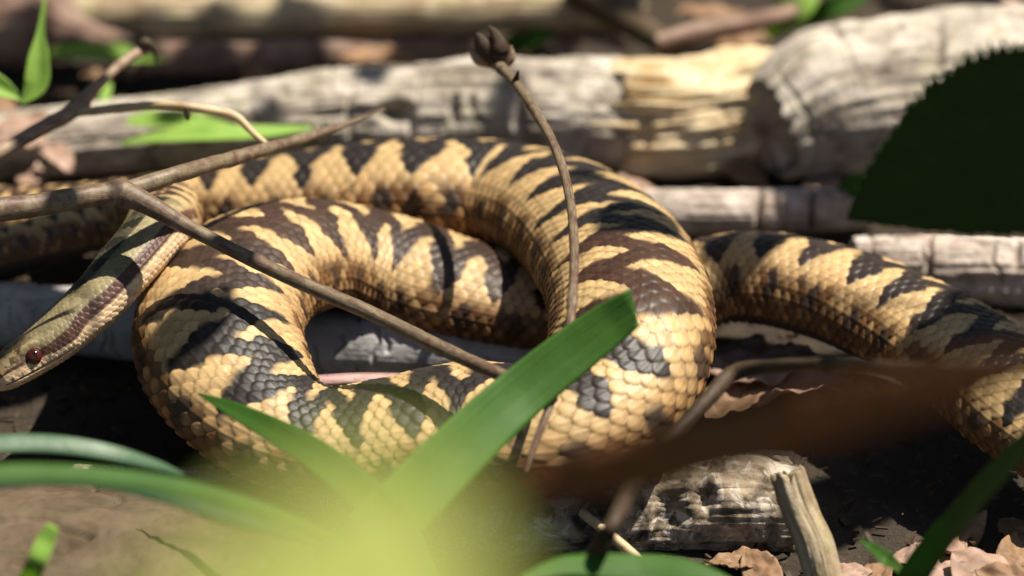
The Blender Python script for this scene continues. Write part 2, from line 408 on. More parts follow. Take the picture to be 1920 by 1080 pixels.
o = tube('log', [row(140, 950, -10, 84), row(420, 945, -9, 78), row(700, 960, -9, 78), row(1000, 975, -9, 80), row(1250, 955, -9, 96), row(1400, 950, -8, 104), row(1490, 955, -8, 92)], 420, 150, M['bark_mottled'],
         lump=0.22, lumpf=70, ridge=0.08, seed=23, capjag=0.004, cracks=20, dents=[(1320, 930, 20, 26, 3), (1250, 960, 30, 40, 3), (1440, 1000, 10, 20, 2.5), (480, 880, 7, 30, 1.2)])
tag(o, 'mottled lichen-flecked log under the front of the coil', 'log')

# broad smooth bark slab in the near left corner
def slab():
    nu, nv = 120, 90
    A = np.array([P(-120, 905, -4), P(560, 905, -6)]); B = np.array([P(-120, 1160, 6), P(620, 1180, 2)])
    u = np.linspace(0, 1, nu)[:, None, None]; v = np.linspace(0, 1, nv)[None, :, None]
    top = (A[0] * (1 - u) + A[1] * u) * (1 - v) + (B[0] * (1 - u) + B[1] * u) * v
    hump = np.sin(np.clip(v, 0, 1) * math.pi * 0.9 + 0.25) * 0.006
    q = top * 60
    z = 0.0022 * fbm(q, 4, 31)[..., None] + 0.0004 * fbm(top * 700, 3, 33)[..., None]
    z = z - 0.0014 * np.exp(-((fbm(top * np.array([30, 60, 30]), 3, 37)[..., None]) / 0.04) ** 2)
    edge = np.minimum(np.minimum(u, 1 - u), np.minimum(v, 1 - v))
    dz = np.zeros_like(top); dz[..., 2:] = hump + z - 0.006 * smooth(0.06, 0, edge)
    edgej = 0.004 * fbm(top * 150, 3, 41)[..., None]
    T_ = top + dz; T_[..., 1:2] += edgej * smooth(0.1, 0, edge)
    Bo = T_.copy(); Bo[..., 2] -= 0.004
    V = np.concatenate([T_.reshape(-1, 3), Bo.reshape(-1, 3)])
    n = nu * nv
    F = [tuple(x) for x in grid_faces(nu, nv, False)[:, ::-1].tolist()] + [tuple(x + n for x in f) for f in grid_faces(nu, nv, False).tolist()]
    def e(a, b): F.append((a, b, b + n, a + n))
    for i in range(nu - 1):
        e((i + 1) * nv, i * nv); e(i * nv + nv - 1, (i + 1) * nv + nv - 1)
    for j in range(nv - 1):
        e(j, j + 1); e((nu - 1) * nv + j + 1, (nu - 1) * nv + j)
    L = 0.075
    puv = np.stack(np.broadcast_arrays(u * L, v * 0.05, 0 * u + 0 * v), -1).reshape(-1, 3)
    puv = np.concatenate([puv, puv])
    o = make_mesh('bark_slab', V, F, M['bark_brown'], None, puv)
    tag(o, 'broad curved slab of smooth brown bark under the drooping grass blades', 'bark slab')
slab()

o = tube('broken_stick', [row(1555, 1120, -6, 34), row(1530, 1030, 2, 34), row(1500, 960, 8, 32), row(1478, 893, 14, 30)], 90, 40, M['bark_tan'], lump=0.12, lumpf=90, ridge=0.25, ridgef=4, seed=27, capjag=0.003)
tag(o, 'upright splintered stick standing beside the mottled log', 'stick')

# ------------------------------------------------------------------ snake
def snake():
    mm = 1e-3
    cp = [  # px, py, z mm, half width mm, half height mm
        (-14, 722, 14.5, 5, 4), (64, 670, 17.5, 6, 4.6), (128, 620, 21, 7.2, 5.4), (184, 570, 25, 7.2, 5.8), (238, 506, 29, 7.2, 6),
        (288, 446, 30, 7.2, 6.2), (312, 402, 25, 7.2, 6.2), (288, 380, 17, 7, 6), (225, 412, 9, 7.2, 6), (110, 452, 6, 7.4, 6), (-30, 492, 4, 7.8, 6.4),
        (-200, 500, 3, 8.2, 6.6), (-320, 450, 0, 8.4, 6.6), (-300, 405, -2, 8.4, 6.4), (-150, 400, -3, 8.4, 6.2), (20, 408, -3, 8.4, 6.2), (160, 404, -1, 9, 6.8),
        (300, 398, 3, 10.6, 8), (450, 390, 6, 13, 9.6), (620, 376, 9, 15, 11), (800, 366, 12, 15.8, 11.6), (950, 378, 12, 16, 12), (1075, 420, 17, 16, 12),
        (1165, 518, 23, 16, 12), (1184, 640, 24, 16, 12), (1135, 745, 19, 16, 12), (1020, 812, 15, 16, 12), (880, 803, 13, 16, 11.6), (740, 820, 12, 14.4, 10.6),
        (605, 832, 11, 13, 9.8), (500, 790, 13, 14.4, 10.8), (424, 690, 17, 16.5, 12), (412, 600, 19, 16.5, 12), (470, 520, 19, 16, 12),
        (585, 482, 16, 14.8, 11), (715, 500, 11, 14, 10), (850, 540, 8, 13.4, 9.2), (985, 572, 5, 13, 8.8), (1120, 585, 3, 13, 8.6), (1250, 560, 5, 13.6, 9.6),
        (1390, 532, 8, 14, 10.4), (1540, 556, 9, 14.4, 11), (1690, 612, 9, 14.4, 11), (1830, 692, 9, 14, 10.6), (1950, 790, 8, 13, 10),
        (2100, 880, 4, 11, 8.5), (2300, 890, -2, 7.5, 6), (2480, 850, -6, 4.5, 3.6), (2640, 800, -9, 1.4, 1.2)]
    rolls = {(225, 412): -8, (110, 452): -38, (-30, 492): -42, (-200, 500): -30, (20, 408): 8, (160, 404): 14, (300, 398): 16, (450, 390): 18, (620, 376): 18, (800, 366): 17, (950, 378): 14, (1075, 420): 8,
             (1250, 560): 14, (1390, 532): 22, (1540, 556): 24, (1690, 612): 18, (1830, 692): 10, (605, 832): 4}
    pts = [[*P(a, b, c), d * mm, e * mm, rolls.get((a, b), 0)] for a, b, c, d, e in cp]
    A, s = curve(pts, 5200)
    # gentle smoothing of the path so bends stay supple
    for _ in range(60): A[1:-1] = 0.25 * A[:-2] + 0.5 * A[1:-1] + 0.25 * A[2:]
    smm = s / mm
    # head profile (mm from snout): half width, top, bottom
    hs = [0, 0.5, 1.5, 3, 5, 7.5, 10, 13, 17, 21, 26, 32]
    hw = np.interp(smm, hs, [1.2, 3.2, 4.3, 5.1, 5.8, 6.4, 7.0, 8.0, 8.8, 8.6, 7.7, 7.2])
    ht = np.interp(smm, hs, [0.8, 2.4, 3.4, 4.1, 4.5, 4.8, 4.9, 5.1, 5.4, 5.7, 5.9, 6.0])
    hb = np.interp(smm, hs, [0.8, 2.2, 3.0, 3.5, 3.8, 4.1, 4.3, 4.7, 5.0, 5.4, 5.7, 5.9])
    k = smooth(24, 34, smm)
    a_ = (hw * (1 - k) + A[:, 3] / mm * k); bt = ht * (1 - k) + A[:, 4] / mm * k; bb = hb * (1 - k) + A[:, 4] / mm * 0.92 * k
    # scale index along the body
    L = np.clip(0.176 * A[:, 3] / mm, 1.0, 2.8); L = np.where(smm < 30, 1.25 + 0.1 * smooth(20, 30, smm), L)
    kk = np.concatenate([[0], np.cumsum(np.diff(smm) / L[1:])])
    ppx, ppy = proj(A[:, :3])
    inview = (ppx > -110) & (ppx < 2060)
    dens = np.where(inview, 11.0, 3.0)
    dens = np.where(smm < 32, 14, dens)
    samp = np.concatenate([[0], np.cumsum(np.diff(kk) * dens[1:])])
    n = int(samp[-1])
    q = np.linspace(0, samp[-1], n)
    I = lambda arr: np.interp(q, samp, arr)
    C = np.stack([I(A[:, j]) for j in range(3)], 1)
    a = I(a_); bt = I(bt); bb = I(bb); K = I(kk); Smm = I(smm)
    T, U, S = frames(C)
    ro = (R(30) * smooth(64, 44, Smm) + np.radians(I(A[:, 5])))[:, None]
    U, S = U * np.cos(ro) - S * np.sin(ro), S * np.cos(ro) + U * np.sin(ro)
    m = 268
    THD = R(122)
    # more samples over the upper (visible) side
    th = np.concatenate([np.linspace(-THD, THD, 236), np.linspace(THD, 2 * math.pi - THD, m - 236 + 2)[1:-1]])
    TH, KK = np.meshgrid(th, K); SM = np.repeat(Smm[:, None], m, 1)
    thw = (TH + math.pi) % (2 * math.pi) - math.pi      # signed angle from the spine
    hd = smooth(30, 20, SM)                             # 1 on the head
    ex = 2.0 + 0.5 * hd
    ct, st = np.cos(TH), np.sin(TH)
    den = (np.abs(ct) ** ex + np.abs(st) ** ex) ** (1 / ex)
    cx = st / den; cy = ct / den
    # slightly ridged spine, flattened belly, soft ribs
    hgt = np.where(cy > 0, bt[:, None], bb[:, None] * (1 - 0.25 * (np.abs(cy) > 0) * np.abs(cy)))
    base = C[:, None, :] + (S[:, None, :] * (cx * a[:, None])[..., None] + U[:, None, :] * (cy * hgt)[..., None]) * mm
    nrm = S[:, None, :] * (cx / a[:, None])[..., None] + U[:, None, :] * (cy / hgt)[..., None]
    nrm /= np.linalg.norm(nrm, axis=-1, keepdims=True)
    # ---- scales: imbricate lattice of scale rows
    NR = 23
    WP = 0.84
    rr = (np.sign(thw) * (np.abs(thw) / THD) ** WP * 0.5 + 0.5) * NR
    vent = np.abs(thw) > THD
    kj = KK + 0.12 * fbm(np.stack([KK * .3, rr * .3, 0 * rr], -1), 2, 4)
    best = np.full(KK.shape, -1.0); bk = np.zeros(KK.shape); br = np.zeros(KK.shape); bd = np.ones(KK.shape); bu = np.zeros(KK.shape)
    r0 = np.floor(rr)
    lo_ = smooth(0.35, 0.8, np.abs(thw) / THD) * (1 - hd)
    for dr in (-1, 0, 1):
        ri = r0 + dr
        rc = ri + 0.5
        off = np.where(ri % 2 == 0, 0.0, 0.5)
        k0 = np.floor(kj - off)
        for dk in (-1, 0, 1, 2):
            ki = k0 + dk + off
            jit = (_h((ki * 2).astype(np.int64), ri.astype(np.int64), np.zeros_like(ri, dtype=np.int64), 5) - 0.5)
            u = kj - ki - 0.08 * jit; v = rr - rc
            hl = 0.64 - 0.04 * lo_
            e = (np.abs(u) / hl) ** 2.0 + (np.abs(v) / (0.86 - 0.12 * lo_ - 0.10 * u)) ** 1.8
            inside = e < 1
            hgt_s = (0.22 + 0.75 * (u + hl) / (2 * hl)) * np.clip(1 - e ** 2.5, 0, 1) ** 0.5 + 0.14 * np.exp(-(v / 0.15) ** 2) * (1 - e) + 0.16 * jit
            hgt_s = np.where(inside, hgt_s, -1)
            better = hgt_s > best
            best = np.where(better, hgt_s, best); bk = np.where(better, ki, bk); br = np.where(better, ri, br); bd = np.where(better, e, bd); bu = np.where(better, u / hl, bu)
    h = np.clip(best, 0, 1.2)
    amp = 0.062 * a[:, None] * (1 - 0.5 * hd)
    amp = np.minimum(amp, 0.90) * (0.62 + 0.55 * smooth(0.3, 1.0, np.abs(thw) / THD))
    # belly scutes
    fr = (KK % 1.0)
    hv = 0.8 * fr * smooth(1.0, 0.93, fr)
    h = np.where(vent, hv, h)
    disp = amp * h
    # head: brow ridge, mouth line
    sd_ = np.abs(np.degrees(thw))
    brow = 1.0 * np.exp(-((SM - 8.6) / 2.6) ** 2) * np.exp(-((sd_ - 50) / 9) ** 2)
    sock = -0.9 * np.exp(-((SM - 8.8) / 1.5) ** 2) * np.exp(-((sd_ - 73) / 12) ** 2)
    mouth_c = 108 + 6 * smooth(2, 16, SM)
    mouth = -0.55 * np.exp(-((sd_ - mouth_c) / 2.2) ** 2) * smooth(18, 15, SM) * smooth(0.5, 2, SM)
    disp = disp + hd * (brow + sock + mouth)
    # muscle / rib undulation and skin folds on inner bends
    disp = disp + 0.16 * (1 - hd) * fbm(base * 160, 3, 61) * (a[:, None] / 12)
    V = base + nrm * (disp * mm)[..., None]
    # ---- pattern (per scale, so that borders step along the scales)
    mixp = 0.35
    KC = bk * (1 - mixp) + KK * mixp
    tcn = (br + 0.5) / NR * 2 - 1
    TC = np.sign(tcn) * np.abs(tcn) ** (1 / WP) * np.degrees(THD) * (1 - mixp) + np.degrees(thw) * mixp
    KC = np.where(vent, KK, KC); TC = np.where(vent, np.degrees(thw), TC)
    rnd = _h((bk * 2).astype(np.int64), br.astype(np.int64), np.ones_like(br, dtype=np.int64), 9)
    rnd2 = _h((bk * 2).astype(np.int64), br.astype(np.int64), np.full_like(br, 2, dtype=np.int64), 19)
    per = 4.3
    ph = KC / per + 0.18 * fbm(np.stack([KC * 0.11, 0 * KC, 0 * KC], -1), 2, 71)
    x2 = (ph % 1.0)
    tri = 4 * np.abs(x2 - 0.5) - 1
    tri = 0.5 * tri + 0.5 * np.cos(2 * math.pi * x2)
    zig = 31 * tri
    wob = 9 * fbm(np.stack([KC * 0.9, TC * 0.06, 0 * KC], -1), 2, 73)
    wid = 28.5 + wob
    dz = np.abs(TC - zig) - wid
    dark = smooth(4, -4, dz)
    # lateral blotches opposite the notches
    sgn = np.sign(TC); x3 = ((ph + np.where(sgn > 0, 0.0, 0.5)) % 1.0)
    lat = np.exp(-((x3 - 0.5) / 0.17) ** 2) * np.exp(-((np.abs(TC) - 80) / 16) ** 2)
    lat = smooth(0.35, 0.6, lat + 0.22 * (rnd - 0.5))
    low = smooth(42, 96, np.abs(TC) + 22 * (rnd - 0.5))
    cream = np.array([0.56, 0.385, 0.185]); ochre = np.array([0.33, 0.165, 0.058]); brown = np.array([0.105, 0.045, 0.014]); blk = np.array([0.020, 0.016, 0.015]); dbr = np.array([0.055, 0.027, 0.016])
    belly = np.array([0.06, 0.05, 0.045])
    g = cream[None, None] * (0.80 + 0.36 * rnd)[..., None]
    og = ochre[None, None] * (0.70 + 0.75 * rnd2)[..., None]
    g = g * (1 - low[..., None] * 0.8) + og * (low[..., None] * 0.8)
    cl = fbm(np.stack([KC * .45, TC * .045, 0 * KC], -1), 2, 77)
    sp = smooth(0.38, 0.54, rnd2 * 0.72 + 0.6 * cl + 0.20 * low) * smooth(50, 70, np.abs(TC))
    g = g * (1 - 0.88 * sp[..., None]) + brown * (0.6 + 0.8 * rnd)[..., None] * (0.88 * sp[..., None])
    # each scale darker towards its base, paler at the tip
    bs = (smooth(0.35, -0.75, bu) * (0.30 + 0.55 * smooth(45, 95, np.abs(TC))))[..., None]
    g = g * (1 - bs) + brown * 0.8 * bs
    warm = smooth(-0.15, 0.35, fbm(np.stack([KC * 0.06, 0 * KC, 0 * KC + 3], -1), 2, 79))
    dk = blk * (1 - warm[..., None]) + dbr * warm[..., None]
    dk = dk * (0.75 + 0.5 * rnd)[..., None]
    d_all = np.maximum(dark, 0.93 * lat)[..., None]
    g = g * (1 - d_all) + dk * d_all
    # scale rims browner, skin between scales nearly black
    rim = smooth(0.58, 0.95, bd)[..., None]
    rk = rim * (0.66 + 0.24 * smooth(50, 85, np.abs(TC)))[..., None]
    g = g * (1 - rk) + (brown * 0.35) * rk
    gap = (best < 0)[..., None] & (~vent)[..., None]
    g = np.where(gap, np.array([0.014, 0.009, 0.006]), g)
    g = np.where(vent[..., None], belly, g)
    # ---- head and neck colouring
    grey = np.array([0.27, 0.225, 0.125]) * (0.75 + 0.5 * rnd)[..., None]
    pale = np.array([0.66, 0.47, 0.29]) * (0.8 + 0.4 * rnd)[..., None]
    redb = np.array([0.085, 0.038, 0.026]) * (0.8 + 0.4 * rnd)[..., None]
    SC_ = SM
    stripe_c = np.interp(SC_, [0, 9, 13, 18, 26, 60], [70, 76, 82, 84, 74, 70]); stripe_w = np.interp(SC_, [0, 7, 11, 17, 30, 60], [0, 5, 9, 13, 11, 9])
    hg = grey.copy()
    mot = smooth(0.0, 0.3, fbm(base * 900, 2, 81) + 0.15)[..., None] * smooth(13, 6, SC_)[..., None]
    hg = hg * (1 - mot) + np.array([0.10, 0.06, 0.03]) * mot
    tan = smooth(0.1, 0.35, fbm(base * 700, 2, 85))[..., None] * smooth(12, 5, SC_)[..., None]
    hg = hg * (1 - tan) + np.array([0.36, 0.22, 0.10]) * tan
    bar = smooth(7, 3, np.abs(sd_ - np.interp(SC_, [11, 22], [8, 56]))) * smooth(9, 12, SC_) * smooth(25, 20, SC_)
    bar = np.maximum(bar, smooth(26, 20, sd_) * smooth(21, 26, SC_) * smooth(75, 60, SC_) * (0.75 + 0.25 * (tri > -0.2)))
    hg = hg * (1 - bar[..., None]) + np.array([0.020, 0.018, 0.013]) * bar[..., None]
    under = smooth(0, 5, sd_ - stripe_c - stripe_w)[..., None]
    lab = pale
    lx = (SM + 0.25 * np.sin(SM * 1.3)) % 2.2
    labl = (smooth(0.34, 0.12, np.abs(lx - 0.4)) * smooth(16, 13, SM) * smooth(90, 96, sd_) * smooth(110, 105, sd_) * 0.8)[..., None]
    lab = lab * (1 - labl) + np.array([0.07, 0.045, 0.035]) * labl
    hg = hg * (1 - under) + lab * under
    stp = smooth(3, -2, np.abs(sd_ - stripe_c) - stripe_w)[..., None]
    hg = hg * (1 - stp) + redb * stp
    ml = (0.75 * smooth(-0.12, -0.4, mouth))[..., None]
    hg = hg * (1 - ml) + np.array([0.05, 0.03, 0.024]) * ml
    hrim = smooth(0.6, 0.98, bd)[..., None]
    hg = hg * (1 - 0.4 * hrim)
    hm = smooth(66, 46, SM)[..., None]
    g = g * (1 - hm) + hg * hm
    puv = np.stack([SM * mm, TH * 0.012, 0 * SM], -1)
    F = grid_faces(n, m)[:, ::-1]
    body = make_mesh('snake', V, F, M['snake'], None, puv.reshape(-1, 3), g)
    # close both ends
    tag(body, 'brown and cream adder with a dark zigzag back, coiled on the logs', 'snake')
    # eyes
    ie = int(np.searchsorted(Smm, 8.8))
    em, t, b = mat('snake_eye_red'); b.inputs['Base Color'].default_value = (0.060, 0.012, 0.009, 1); b.inputs['Roughness'].default_value = 0.08
    pm, t, b = mat('snake_pupil_black'); b.inputs['Base Color'].default_value = (0.004, 0.003, 0.003, 1); b.inputs['Roughness'].default_value = 0.08
    for sgn_ in (1, -1):
        ang = R(72) * sgn_
        j = int(np.argmin(np.abs(thw[ie] - ang)))
        c = base[ie, j] - nrm[ie, j] * 0.95 * mm
        ball('eye', c, 1.85 * mm, em, body)
        e_ = [x for x in body.children][-1]
        side = nrm[ie, j]; ax = T[ie]; up_ = np.cross(ax, side)
        nn = 20
        vs = [c + side * 1.89 * mm]
        for q_ in range(nn):
            an = 2 * math.pi * q_ / nn
            o_ = ax * math.cos(an) * 0.30 * mm + up_ * math.sin(an) * 0.95 * mm
            d_ = side * math.sqrt(max(0, 1.89 ** 2 - (math.cos(an) * 0.3) ** 2 - (math.sin(an) * 0.95) ** 2)) * mm
            vs.append(c + o_ + d_)
        make_mesh('pupil', np.array(vs), [(0, 1 + q_, 1 + (q_ + 1) % nn) for q_ in range(nn)], pm, e_)
    return body

def ball(name, c, r, material, parent):
    n, m = 18, 28
    ph = np.linspace(0.001, math.pi - 0.001, n); th = np.linspace(0, 2 * math.pi, m, endpoint=False)
    V = np.stack([np.sin(ph)[:, None] * np.cos(th)[None], np.sin(ph)[:, None] * np.sin(th)[None], np.cos(ph)[:, None] + 0 * th[None]], -1) * r + c
    return make_mesh(name, V.reshape(-1, 3), grid_faces(n, m)[:, ::-1], material, parent)
SNAKE = snake()

# ------------------------------------------------------------------ twigs
def twig(label, pts, material, n=160, nth=20, name='twig', lump=0.18, nodes=(), seed=40, thorns=0, cat='twig', lumpf=160, branches=()):
    o = tube(name, pts, n, nth, material, lump=lump, lumpf=lumpf, fine=0.03, seed=seed, nodes=nodes, capjag=0.0004)
    tag(o, label, cat)
    for bi, (bn, bp, bm) in enumerate(branches):
        tube(bn, bp, 60, 14, bm, o, lump=0.2, lumpf=300, fine=0.03, seed=seed + 3 + bi, capjag=0.0003)
    return o

# long twig lying over the left of the coil, forking where the side shoot leaves
twig('long forked twig slanting across the coil over the neck of the snake',
     [rowd(-120, 405, 1.145, 24), rowd(60, 386, 1.152, 22), rowd(180, 366, 1.158, 21), rowd(240, 366, 1.160, 22), rowd(360, 430, 1.157, 15), rowd(520, 510, 1.152, 14), rowd(700, 590, 1.144, 14), rowd(860, 668, 1.134, 13.5), rowd(960, 712, 1.126, 13), rowd(1036, 744, 1.118, 13)],
     M['twig_red'], 260, 24, nodes=[(0.27, 0.0025, 0.28), (0.99, 0.002, 0.35)], seed=41, lump=0.08,
     branches=[('side_shoot', [rowd(225, 362, 1.160, 17), rowd(320, 330, 1.165, 17), rowd(440, 296, 1.18, 14), rowd(560, 262, 1.195, 10), rowd(640, 236, 1.205, 6), rowd(720, 205, 1.215, 2.5)], M['twig_red'])])
# thin upright stem that bends across the coil
twig('thin arching dry stem with a withered bud, hanging in front of the coil',
     [rowd(905, 78, 1.205, 8), rowd(925, 112, 1.203, 9), rowd(970, 160, 1.19, 10), rowd(1010, 220, 1.178, 9.5), rowd(1042, 280, 1.168, 9), rowd(1066, 360, 1.155, 9), rowd(1076, 450, 1.143, 9), rowd(1074, 550, 1.132, 9), rowd(1062, 650, 1.122, 8.5), rowd(1036, 745, 1.116, 8.5), rowd(1008, 820, 1.112, 7), rowd(985, 885, 1.11, 5)],
     M['twig_red'], 260, 20, nodes=[(0.07, 0.002, 0.3), (0.13, 0.0012, 0.3), (0.70, 0.002, 0.2), (0.82, 0.002, 0.35)], seed=43, lump=0.06, name='dry_stem', cat='stem',
     branches=[('withered_bud', [rowd(932, 126, 1.203, 10), rowd(922, 104, 1.202, 20), rowd(906, 82, 1.201, 17), rowd(894, 62, 1.2, 3)], M['twig_dark']),
               ('withered_bud', [rowd(930, 118, 1.203, 9), rowd(938, 92, 1.2, 17), rowd(928, 66, 1.2, 11), rowd(916, 48, 1.2, 2)], M['twig_dark']),
               ('withered_bud', [rowd(922, 122, 1.203, 7), rowd(898, 108, 1.202, 13), rowd(880, 90, 1.201, 2)], M['twig']),
               ('withered_bud', [rowd(938, 126, 1.203, 7), rowd(956, 108, 1.202, 11), rowd(958, 86, 1.201, 2)], M['twig']),
               ('thorn', [rowd(968, 150, 1.19, 7), rowd(972, 132, 1.188, 1.5)], M['twig_dark'])])
# twig at upper left with knobbly joints
twig('knobbly brown twig with a frayed tip and a pale curved side stalk',
     [rowd(-110, 345, 1.20, 15), rowd(0, 285, 1.205, 15), rowd(70, 245, 1.21, 14), rowd(130, 212, 1.215, 15), rowd(150, 195, 1.217, 12), rowd(195, 148, 1.222, 10), rowd(240, 110, 1.228, 10), rowd(272, 92, 1.232, 10)],
     M['twig'], 200, 20, nodes=[(0.62, 0.0018, 0.5), (0.68, 0.0010, 0.25)], seed=45,
     branches=[('side_stalk', [rowd(145, 212, 1.215, 8), rowd(220, 203, 1.21, 9), rowd(300, 198, 1.205, 8), rowd(380, 205, 1.20, 8), rowd(440, 218, 1.20, 8), rowd(475, 250, 1.2, 6), rowd(502, 272, 1.2, 5)], M['straw']),
               ('frayed_tip', [rowd(262, 96, 1.231, 8), rowd(272, 80, 1.23, 10), rowd(290, 92, 1.23, 6), rowd(292, 116, 1.23, 2)], M['twig_dark']),
               ('bud', [rowd(350, 203, 1.20, 6), rowd(352, 220, 1.20, 5), rowd(353, 226, 1.20, 1.5)], M['twig_dark'])])
# dark stem and dead leaf in front at right
twig('dark bent stalk rising from below the coil to the dead leaf',
     [row(1095, 1060, -6, 15), rowd(1140, 1000, 1.075, 17), rowd(1190, 905, 1.09, 17), rowd(1250, 830, 1.10, 16), rowd(1330, 745, 1.11, 14), rowd(1375, 700, 1.115, 17), rowd(1440, 688, 1.11, 13), rowd(1560, 684, 1.09, 13), rowd(1700, 690, 1.05, 14), rowd(1900, 690, 0.97, 17), rowd(2150, 660, 0.88, 20)],
     M['twig_dark'], 220, 20, nodes=[(0.42, 0.002, 0.35)], seed=47, lump=0.12, name='dead_stalk', cat='stalk')
twig('short pale straw bit lying against the dark stalk', [row(1090, 960, 2, 9), row(1140, 1000, 0, 10), row(1200, 1050, -4, 9)], M['straw'], 50, 14, name='straw', cat='straw', seed=49)

# ------------------------------------------------------------------ blades and leaves
def blade(name, pts, material, label=None, cat='grass blade', fold=0.18, n=90, parent=None, up=None, twist=0.0, thick=0.00022, tipcut=0, group=None):
    """pts rows: x y z halfwidth; a strap leaf with a folded midrib and real thickness"""
    A, s = curve(pts, n); C, hw = A[:, :3], A[:, 3]
    if up is None: up = -FWD + np.array([0.15, 0, 0.25])
    T, U, S = frames(C, up)
    if twist:
        an = np.linspace(-twist, twist, n)[:, None]
        U, S = U * np.cos(an) + S * np.sin(an), S * np.cos(an) - U * np.sin(an)
    m = 13
    x = np.linspace(-1, 1, m)
    top = []
    for sg in (1, -1):
        prof = fold * np.abs(x) ** 1.3 * 1.0 + 0.012 * np.sin(x * 24)
        t_ = thick * np.sqrt(np.clip(1 - x * x, 0.02, 1)) * sg * 0.5
        top.append(C[:, None, :] + S[:, None, :] * (x[None] * hw[:, None])[..., None] + U[:, None, :] * (prof[None] * hw[:, None] + t_[None])[..., None])
    ringV = np.concatenate([top[0], top[1][:, ::-1]], 1)
    mm_ = 2 * m
    if tipcut:
        ringV[-1] += T[-1] * (0.5 * hw[-1] * tipcut * np.concatenate([x, x[::-1]]))[:, None]
    V = ringV.reshape(-1, 3)
    xx = np.concatenate([x, x[::-1]])
    puv = np.stack([np.repeat(s[:, None], mm_, 1), xx[None] * hw[:, None], 0 * np.repeat(s[:, None], mm_, 1)], -1).reshape(-1, 3)
    F = grid_faces(n, mm_).tolist()
    F = [tuple(f) for f in F] + [tuple(range(mm_))[::-1], tuple(range((n - 1) * mm_, n * mm_))]
    o = make_mesh(name, V, F, material, parent, puv)
    if label: tag(o, label, cat, group)
    return o

blade('grass_blade', [rowd(-90, 838, 1.075, 18), rowd(20, 830, 1.078, 19), rowd(110, 832, 1.08, 19), rowd(210, 848, 1.082, 17), rowd(300, 873, 1.085, 10), rowd(345, 890, 1.087, 2)], M['grass_blue'], 'bluish green grass blade drooping above the brown bark slab', fold=-0.12, up=UPV * 0.6 - FWD)
blade('grass_blade', [rowd(-90, 892, 1.03, 22), rowd(60, 884, 1.035, 20), rowd(200, 892, 1.04, 20), rowd(340, 912, 1.045, 20), rowd(450, 940, 1.05, 19), rowd(540, 970, 1.055, 16), rowd(640, 1010, 1.06, 6)], M['grass'], 'long mid green grass blade arching over the brown bark slab', fold=-0.2, up=UPV * 0.6 - FWD)
blade('grass_blade', [rowd(-60, 905, 1.05, 14), rowd(150, 900, 1.052, 12), rowd(300, 925, 1.055, 16), rowd(420, 960, 1.06, 20), rowd(520, 990, 1.065, 14), rowd(600, 1020, 1.07, 4)], M['grass_blue'], 'narrow dull green grass blade tucked below the longer arching blade', fold=-0.15)
blade('grass_blade', [rowd(372, 738, 1.122, 2), rowd(430, 765, 1.116, 14), rowd(500, 800, 1.11, 23), rowd(580, 845, 1.10, 30), rowd(660, 905, 1.085, 35), rowd(740, 980, 1.06, 40), rowd(800, 1100, 1.02, 40)], M['grass'], 'pointed green grass blade rising against the lower left of the coil', fold=0.14)
blade('grass_blade', [rowd(690, 1010, 1.06, 62), rowd(770, 935, 1.085, 60), rowd(860, 845, 1.10, 56), rowd(960, 752, 1.112, 51), rowd(1060, 670, 1.116, 47), rowd(1140, 610, 1.117, 42), rowd(1190, 575, 1.116, 33)], M['grass'], 'broad green grass blade with a torn tip crossing the front of the coil', fold=0.13, tipcut=-0.8)
blade('grass_blade', [rowd(1690, 1130, 1.10, 36), rowd(1740, 1050, 1.09, 37), rowd(1800, 975, 1.075, 36), rowd(1870, 895, 1.055, 34), rowd(1960, 800, 1.03, 28)], M['grass'], 'upright green grass blade with pale edges beside the leaf litter', fold=0.22, up=(-0.4, -0.56, 0.72))
blade('grass_blade', [row(1700, 1085, -6, 16), rowd(1665, 1050, 1.095, 15), rowd(1632, 1025, 1.10, 9), rowd(1612, 1010, 1.10, 2)], M['grass'], 'short pointed green shoot beside the upright grass blade', fold=0.3)
blade('grass_blade', [rowd(980, 1085, 1.07, 8), rowd(1060, 1060, 1.075, 22), rowd(1190, 1062, 1.08, 30), rowd(1300, 1075, 1.08, 28), rowd(1400, 1110, 1.08, 12)], M['grass'], 'flat glossy green blade lying below the mottled log', fold=-0.1, up=UPV * 0.7 - FWD)
blade('cut_stem', [row(40, 1130, -4, 20), rowd(66, 1060, 1.075, 19), rowd(88, 1010, 1.075, 17), rowd(100, 985, 1.075, 11)], M['lime'], 'pale cut green stem poking up beside the bark slab', cat='stem', fold=0.5)
# leaves behind
blade('leaf', [rowd(40, 195, 1.235, 3), rowd(66, 160, 1.235, 22), rowd(72, 110, 1.235, 20), rowd(76, 60, 1.235, 8), rowd(84, 0, 1.235, 4)], M['lime'], 'tall curled lime green leaf with a pointed tip at the reddish branch stub', cat='leaf', fold=0.5)
blade('leaf', [rowd(-50, 140, 1.235, 22), rowd(0, 165, 1.235, 20), rowd(30, 180, 1.235, 8), rowd(42, 190, 1.235, 3)], M['lime'], 'small curled lime green leaf at the foot of the tall curled leaf', cat='leaf', fold=0.5)
blade('leaf', [row(238, 228, 6, 8), row(285, 226, 6.5, 22), row(340, 228, 6.5, 24), row(400, 236, 6, 16), row(460, 246, 5, 4)], M['lime'], 'bright lime green leaf lying on the grey log under the curved stalk', cat='leaf', fold=0.2, up=(0, -0.3, 1))
blade('leaf', [row(228, 270, 6, 3), row(300, 258, 8, 14), row(400, 252, 9, 20), row(500, 248, 8, 16), row(585, 240, 7, 4)], M['lime'], 'long narrow lime green leaf lying in front of the broader one on the grey log', cat='leaf', fold=0.25, up=(0, -0.3, 1))
